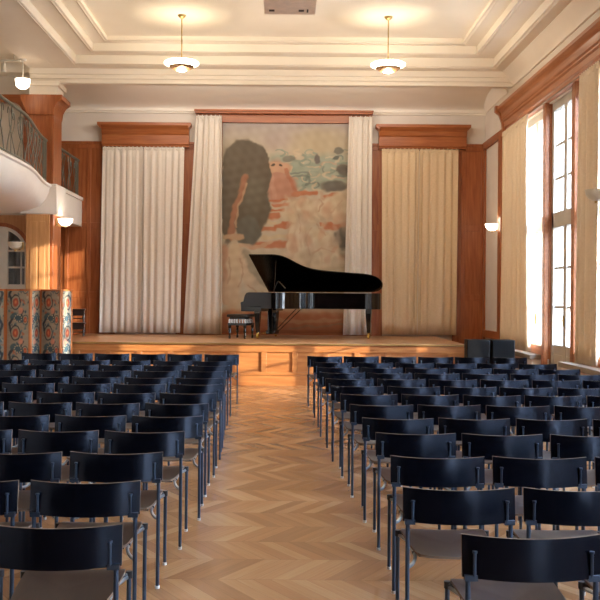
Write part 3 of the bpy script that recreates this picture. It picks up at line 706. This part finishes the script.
for i in range(5):
    a_, b_ = Vector(pts[i]), Vector(pts[i+1]); d = (b_-a_); w = d.length-.012; ang = math.atan2(d.y, d.x)
    f = .035
    mb = MB().box(.006, .006+f, -.012, .012, .03, SH).box(w-f+.006, w+.006, -.012, .012, .03, SH).box(.0, w, -.011, .011, SH-f, SH-.001).box(0, w, -.011, .011, .03, .03+f*2)
    fr = mb.build('panel_frame', 'screenwood', t, bevel=.004)
    fr.location = (a_.x+4.5, a_.y-17.1, 0); fr.rotation_euler = (0, 0, ang)
    fw, fh = w-2*f, SH-.03-3*f
    P, nu, nv = paisley(fw, fh, 3+i % 2, flip=(i % 2 == 1))
    U, V = np.meshgrid(np.linspace(f, f+fw, nu+1), np.linspace(.1, .1+fh, nv+1))
    pos = np.stack([U, np.zeros_like(U), V], -1)
    painted_panel('cloth_panel', 'paisley', P, pos, nu, nv, fr, .01)

# ------------------------------------------------------------------ black speakers on the floor right of the stage
for k, (x, lab) in enumerate(((3.47, 'tall black speaker cabinet against the stage end'), (3.90, 'tall black speaker cabinet on the window side of its twin'))):
    t = thing('speaker_cabinet', lab, 'speaker', (x, 16.95, 0), R(-3+4*k), 'black speaker cabinets beside the stage')
    MB().box(-.2, .2, -.18, .2, .03, .92).build('cabinet', 'grille', t, bevel=.01)
    MB().box(-.185, .185, -.19, -.18, .06, .9).build('grille_cloth', 'grille', t)
    mb = MB()
    for sx in (-.17, .15):
        for sy in (-.15, .15): mb.box(sx, sx+.03, sy-.015, sy+.015, 0, .03)
    mb.build('foot', 'blackplastic', t)

# ------------------------------------------------------------------ lamps
def pendant(x, y, lab, z=5.7, zc=6.55):
    t = thing('pendant_lamp', lab, 'lamp', (x, y, z), 0, 'disc pendant lamps on the hall ceiling')
    h = zc-z
    MB().lathe([(0, h-.06), (.03, h-.055), (.06, h-.03), (.075, h), (0, h)], n=20).build('canopy', 'brass', t)
    MB().tube([(0, 0, .05), (0, 0, h-.04)], .011).build('rod', 'brass', t)
    MB().lathe([(.16, -.055), (.24, -.035), (.30, .0), (.305, .02), (.28, .04), (.16, .055), (.02, .06)], n=36).build('glass_disc', 'lampglass', t)
    MB().lathe([(.085, -.112), (.12, -.108), (.16, -.088), (.215, -.055), (.22, -.045), (.16, -.052), (.09, -.1)], n=36).build('reflector', 'bronze', t)
    MB().lathe([(0, -.128), (.06, -.124), (.088, -.112), (.088, -.1), (0, -.095)], n=24).build('lower_glass', 'lampglass', t)
    ld = bpy.data.lights.new('bulb', 'POINT'); ld.energy = LAMP_W*.24; ld.color = (1, .86, .66); ld.shadow_soft_size = .12
    l = bpy.data.objects.new('bulb', ld); COL.objects.link(l); l.parent = t; l.location = (0, 0, .22)
    ld = bpy.data.lights.new('bulb', 'POINT'); ld.energy = LAMP_W*1.7; ld.color = (1, .86, .68); ld.shadow_soft_size = .08
    l = bpy.data.objects.new('bulb', ld); COL.objects.link(l); l.parent = t; l.location = (0, 0, -.26)
    return t
for y, w_ in ((16.56, 'nearer the stage'), (8.5, 'unseen, added in the middle of the hall')):  # mid-hall pair is out of view, added to light the room
    for x, s_ in ((-1.8, 'gallery'), (1.8, 'window')):
        pendant(x, y, f'disc pendant lamp on the {s_} side, {w_}')
def sconce(x, y, z, wx, lab, lit=True, sgn=1):
    """half bowl on an arm from the wall at x = wx"""
    t = thing('wall_lamp', lab, 'lamp', (x, y, z))
    MB().lathe([(0, -.13), (.05, -.125), (.1, -.095), (.135, -.05), (.15, .02), (.142, .02), (.1, -.06), (0, -.1)], n=24).build('bowl', 'sconceglass' if lit else 'offglass', t)
    MB().tube([(0, 0, -.16), (0, 0, -.1)], .022, 10).tube([(0, 0, -.12), ((wx-x)*.6, 0, -.14), (wx-x, 0, -.06)], .011).build('arm', 'brass', t)
    e = .02 if wx < x else -.02
    MB().box(min(wx-x, wx-x+e), max(wx-x, wx-x+e), -.04, .04, -.13, .02).build('wall_plate', 'brass', t)
    if lit:
        ld = bpy.data.lights.new('bulb', 'POINT'); ld.energy = SCONCE_W; ld.color = (1, .83, .6); ld.shadow_soft_size = .07
        l = bpy.data.objects.new('bulb', ld); COL.objects.link(l); l.parent = t; l.location = (0, 0, .1)
    return t
sconce(-4.36, 18.98, 3.16, -4.55, 'glowing bowl lamp fixed to the gallery column')
sconce(4.385, 19.97, 3.2, 4.48, 'glowing bowl lamp on the plaster between curtains and windows')
sconce(4.17, 12.68, 3.10, 4.48, 'unlit bowl lamp on the window post nearest the camera', False)
sconce(-5.22, 18.5, 2.66, -5.06, 'pale bowl lamp in front of the arched door panes', False)
# gallery ceiling lamp
t = thing('ceiling_lamp', 'glowing bowl lamp hanging under the gallery ceiling', 'lamp', (-4.99, 18.1, 5.72))
MB().lathe([(0, -.15), (.07, -.14), (.125, -.09), (.14, 0), (.145, .04), (.0, .045)], n=24).build('bowl', 'sconceglass', t)
MB().tube([(0, 0, .04), (0, 0, .42)], .012).lathe([(0, .38), (.06, .39), (.07, .42), (0, .42)], n=16).build('rod', 'white', t)
ld = bpy.data.lights.new('bulb', 'POINT'); ld.energy = SCONCE_W; ld.color = (1, .8, .56); ld.shadow_soft_size = .07
l = bpy.data.objects.new('bulb', ld); COL.objects.link(l); l.parent = t; l.location = (-.1, 0, -.22)
t = thing('track_spotlight', 'white spotlight on a ceiling track above the gallery', 'spotlight', (-5.3, 17.9, 5.95))
MB().box(-.9, .32, -.015, .015, .1, .13).tube([(-.8, 0, .12), (-.8, 0, .4)], .01).tube([(.2, 0, .12), (.2, 0, .4)], .01).build('track', 'white', t)
MB().tube([(0, 0, -.1), (0, 0, .06)], [.05, .04], 14).tube([(0, 0, .06), (0, 0, .1)], .012).build('spot_head', 'white', t)
# lighting batten on the stage side of the beam
t = thing('stage_batten', 'slim white light batten on the stage side of the ceiling beam', 'light', (-.2, 19.2, 5.95))
MB().box(-3.2, 3.2, -.04, .04, 0, .1).build('housing', 'white', t, bevel=.006)
MB().tube([(-3.1, .03, -.012), (3.1, .03, -.012)], .018, 10).build('tube', 'lampglass', t)
MB().box(-2.6, -2.56, -.12, 0, .03, .07).box(2.56, 2.6, -.12, 0, .03, .07).build('bracket', 'white', t)
ld = bpy.data.lights.new('batten_light', 'AREA'); ld.shape = 'RECTANGLE'; ld.size = 6.2; ld.size_y = .08; ld.energy = 36; ld.color = (1, .95, .9)
l = bpy.data.objects.new('batten_light', ld); COL.objects.link(l); l.parent = t; l.location = (0, .06, -.03); l.rotation_euler = (R(72), 0, 0)
# projector housing
t = thing('projector_housing', 'beige box housing hanging from the ceiling centre', 'housing', (.07, 14, 5.92))
MB().box(-.385, .385, -.35, .35, 0, .63).build('housing', 'beigebox', t, bevel=.01)
mb = MB().box(-.31, -.23, .1, .18, -.006, .002).box(.13, .21, .1, .18, -.006, .002).box(.25, .275, .08, .22, -.006, .002)
mb.build('vent_slots', 'dark', t)
tr_ = MB().box(-.385, .385, -.365, -.35, 0, .022).build('lower_trim', 'beigebox', t)

# ------------------------------------------------------------------ wrought iron gallery railing
def rail_section(ya, yb, posts, lab, xf, tz=4.68):
    t = thing('gallery_railing', lab, 'railing', (xf((ya+yb)/2), (ya+yb)/2, 3.84)); ox, oy = t.location.x, t.location.y
    T = lambda p_: (p_[0]-ox, p_[1]-oy, p_[2]-3.84)
    n = 24; mk = lambda z, r_: MB().tube([T((xf(ya+(yb-ya)*i/n), ya+(yb-ya)*i/n, z)) for i in range(n+1)], r_, 8)
    mk(tz, .028).build('handrail', 'iron', t); mk(3.9, .014).build('bottom_rail', 'iron', t)
    for y in posts:
        x = xf(y); mb = MB()
        for dy in (-.1, -.035, .035, .1): mb.box(x-ox-.012, x-ox+.012, y+dy-oy-.012, y+dy-oy+.012, 0, tz-3.84)
        mb.build('post', 'iron', t)
    y = ya+.35; k = 0
    while y < yb-.25:
        mb = MB(); X = xf(y)
        def C(pp, r_=.008): mb.tube([T((X, y+u, 3.9+v)) for u, v in pp], r_, 6)
        s_ = 1 if k % 2 else -1
        C(bez((-.22*s_, 0), (-.18*s_, .3), (.1*s_, .35), (.04*s_, .76), 12), .010)
        C(bez((.24*s_, 0), (.12*s_, .25), (-.16*s_, .4), (-.1*s_, .62), 12))
        C(bez((-.1*s_, .62), (-.09*s_, .74), (-.2*s_, .74), (-.19*s_, .6), 8)); C(bez((.04*s_, .3), (.2*s_, .4), (.26*s_, .6), (.14*s_, .66), 10))
        C(bez((.14*s_, .66), (.06*s_, .66), (.1*s_, .52), (.16*s_, .56), 8)); C([(0, 0), (0, .3), (.015*s_, .5)], .007)
        mb.tube([T((X, y+.04*s_, 4.5)), T((X, y+.045*s_, 4.57)), T((X, y+.04*s_, 4.66))], [.005, .022, .004], 8)
        mb.build('scrollwork', 'iron', t)
        y += .6; k += 1
    return t
rail_section(12.9, 18.62, [18.45], 'wrought iron railing along the curved gallery before the wooden column', lambda y: xe(y)-.06)
rail_section(19.5, 21.35, [21.2], 'short wrought iron railing behind the wooden column', lambda y: -4.62)

# ------------------------------------------------------------------ chairs
def chair_proto():
    t = bpy.data.objects.new('stacking_chair', None); COL.objects.link(t); t.empty_display_size = .1
    # backrest
    Wd, nb = .53, 18
    def bpt(u, v, off):
        x = (u-.5)*Wd; s_ = 1-(2*u-1)**2
        z = .614+.157*v
        y = -.250-.052*s_+.018*v
        ed = min(1, 12*min(u, 1-u, )) ; 
        return Vector((x, y+off, z-.007*s_))
    mb = MB()
    for off in (0, .012): mb.grid(lambda u, v: bpt(u, v, off), nb, 4)
    for v in (0, 1):
        mb.add([bpt(i/nb, v, o_) for o_ in (0, .012) for i in range(nb+1)], [(i, i+1, nb+2+i, nb+1+i) for i in range(nb)], 1)
    for u in (0, 1):
        mb.add([bpt(u, j/4, o_) for o_ in (0, .012) for j in range(5)], [(j, j+1, 6+j, 5+j) for j in range(4)], 1)
    mb.build('backrest', ['chairwood', 'plyedge'], t)
    # seat
    def seat_out(g_=0):
        half = [(.0, -.225), (.13, -.222), (.172, -.205), (.19, -.17), (.208, .0), (.216, .2), (.21, .255), (.17, .28), (0, .285)]
        return half+[(-x, y) for x, y in reversed(half[1:-1])]
    so = seat_out(); n = len(so)
    def sz(x, y): return .445-.012*(1-(x/.23)**2)*(1 if y < .15 else .5)+.012*max(0, min(1, (y+.1)/.3))-(.012*max(0, (y-.2)/.08)**2)
    mb = MB(); top = [(x, y, sz(x, y)+.006) for x, y in so]; bot = [(x, y, sz(x, y)-.006) for x, y in so]
    inn = [(x*.6, y*.6, sz(x*.6, y*.6)+.006) for x, y in so]; inb = [(x*.6, y*.6, sz(x*.6, y*.6)-.006) for x, y in so]
    mb.add(top+inn+[(0, 0, sz(0, 0)+.006)], [(i, (i+1) % n, n+(i+1) % n, n+i) for i in range(n)]+[(n+i, n+(i+1) % n, 2*n) for i in range(n)], 0, True)
    mb.add(bot+inb+[(0, 0, sz(0, 0)-.006)], [(n+i, n+(i+1) % n, (i+1) % n, i) for i in range(n)]+[(2*n, n+(i+1) % n, n+i) for i in range(n)], 0, True)
    mb.add(top+bot, [(i, n+i, n+(i+1) % n, (i+1) % n) for i in range(n)], 1)
    mb.build('seat', ['seatwood', 'plyedge'], t)
    for s_ in (-1, 1):
        l = MB().tube([(s_*.243, -.262, .012), (s_*.243, -.25, .40), (s_*.243, -.25, .618)], .0105, 10).build('leg', 'steel', t)
        MB().tube([(s_*.243, -.262, 0), (s_*.243, -.262, .016)], .013, 10).build('glide', 'glide', l)
        l = MB().tube([(s_*.230, .215, .012), (s_*.230, .225, .43)], .0105, 10).build('leg', 'steel', t)
        MB().tube([(s_*.230, .215, 0), (s_*.230, .215, .016)], .013, 10).build('glide', 'glide', l)
        MB().tube([(s_*.230, .225, .425), (s_*.230, .225, .455)], .015, 10).tube([(s_*.230, .225, .44), (s_*.2, .205, .44)], .011, 8).build('leg_cap', 'blackplastic', l)
        MB().tube([(s_*.222, -.268, .616), (s_*.222, -.268, .712)], .0065, 8).tube([(s_*.222, -.268, .708), (s_*.222, -.268, .716)], .010, 8).box(min(s_*.21, s_*.258), max(s_*.21, s_*.258), -.272, -.244, .602, .624).build('back_bracket', 'steel', t)
        MB().tube(bez((s_*.243, -.25, .395), (s_*.24, -.2, .38), (s_*.2, -.2, .39), (s_*.19, -.14, .42), 7)+[(s_*.19, .12, .425), (s_*.222, .215, .43)], .009, 8).build('side_rail', 'railsteel', t)
    MB().tube([(-.2, -.1, .425), (.2, -.1, .425)], .008, 8).tube([(-.2, .1, .425), (.2, .1, .425)], .008, 8).box(-.17, -.12, -.12, -.08, .41, .43).box(.12, .17, -.12, -.08, .41, .43).build('seat_support', 'blackplastic', t)
    return t
proto = chair_proto()
ORD = ['first', 'second', 'third', 'fourth', 'fifth', 'sixth', 'seventh', 'eighth', 'ninth', 'tenth', 'eleventh', 'twelfth', 'thirteenth']
SEAT = ['at the aisle', 'second from aisle', 'third from aisle', 'fourth from aisle', 'fifth from aisle', 'sixth from aisle', 'seventh from aisle', 'eighth from aisle']
Rt = [537, 489, 457.5, 434, 418.5, 405, 394.6, 386.5, 379, 373, 367.7, 362.5, 356.4]
Rl = [462, 404, 393, 376.6, 363, 349.5, 340.5, 331.5, 325.6, 320, 317, 313, 307]
Lt = [526, 482, 453.5, 431.5, 416.6, 403.7, 393.3, 384.5, 378, 371.2, 365.7, 361, 354.3]
Lr = [120, 138.2, 161.2, 184.5, 202.2, 208.8, 216.9, 222, 224, 225.8, 229, 231.8, 238.7]
TR = math.tan(R(.45))
rg = random.Random(5)
first = True
def place(side, row, k, x, d, n):
    global first
    pr_ = rg.uniform
    o = proto if first else copy_tree(proto)
    first = False
    y = d+.27+pr_(-.015, .015)
    o.location = (x+pr_(-.003, .003), y, 0); o.rotation_euler = (0, 0, R(pr_(-1.6, 1.6)+TILT[side][row]))
    sd = 'window side' if side else 'gallery side'
    tag(o, f'dark plywood chair, {sd} block, {ORD[row]} row from the camera, {SEAT[k]}', 'chair', 'chairs in the window side block' if side else 'chairs in the gallery side block')
    for c_ in o.children: pass
    if row > 6:      # far copies: glides are below a pixel
        for c_ in list(o.children):
            for q in list(c_.children):
                if q.name.startswith('glide'): bpy.data.objects.remove(q)
TILT = [[0]*13, [0]*13]
TILT[0][11] = 1.5; TILT[1][11] = 1.5
for row in range(13):
    ytop = Rt[row]-(Rl[row]-283+40)*TR; d = 950*(CH-.77)/(ytop-296); xl = (Rl[row]-283+(ytop-296)*TR)*d/950
    for k in range(6):
        pit = .580-.0018*row; x = xl+.265+k*pit
        if 283+(x-.2575)*950/(d+.3) < 606 and x < 4.22: place(1, row, k, x, d, row)
    ytop = Lt[row]+(283-Lr[row]+40)*TR; d = 950*(CH-.77)/(ytop-296); xr = (Lr[row]-283+(ytop-296)*TR)*d/950
    for k in range(8):
        x = xr-.265-k*pit
        if 283+(x+.2575)*950/(d+.3) > -6 and x > -4.25: place(0, row, k, x, d, row)
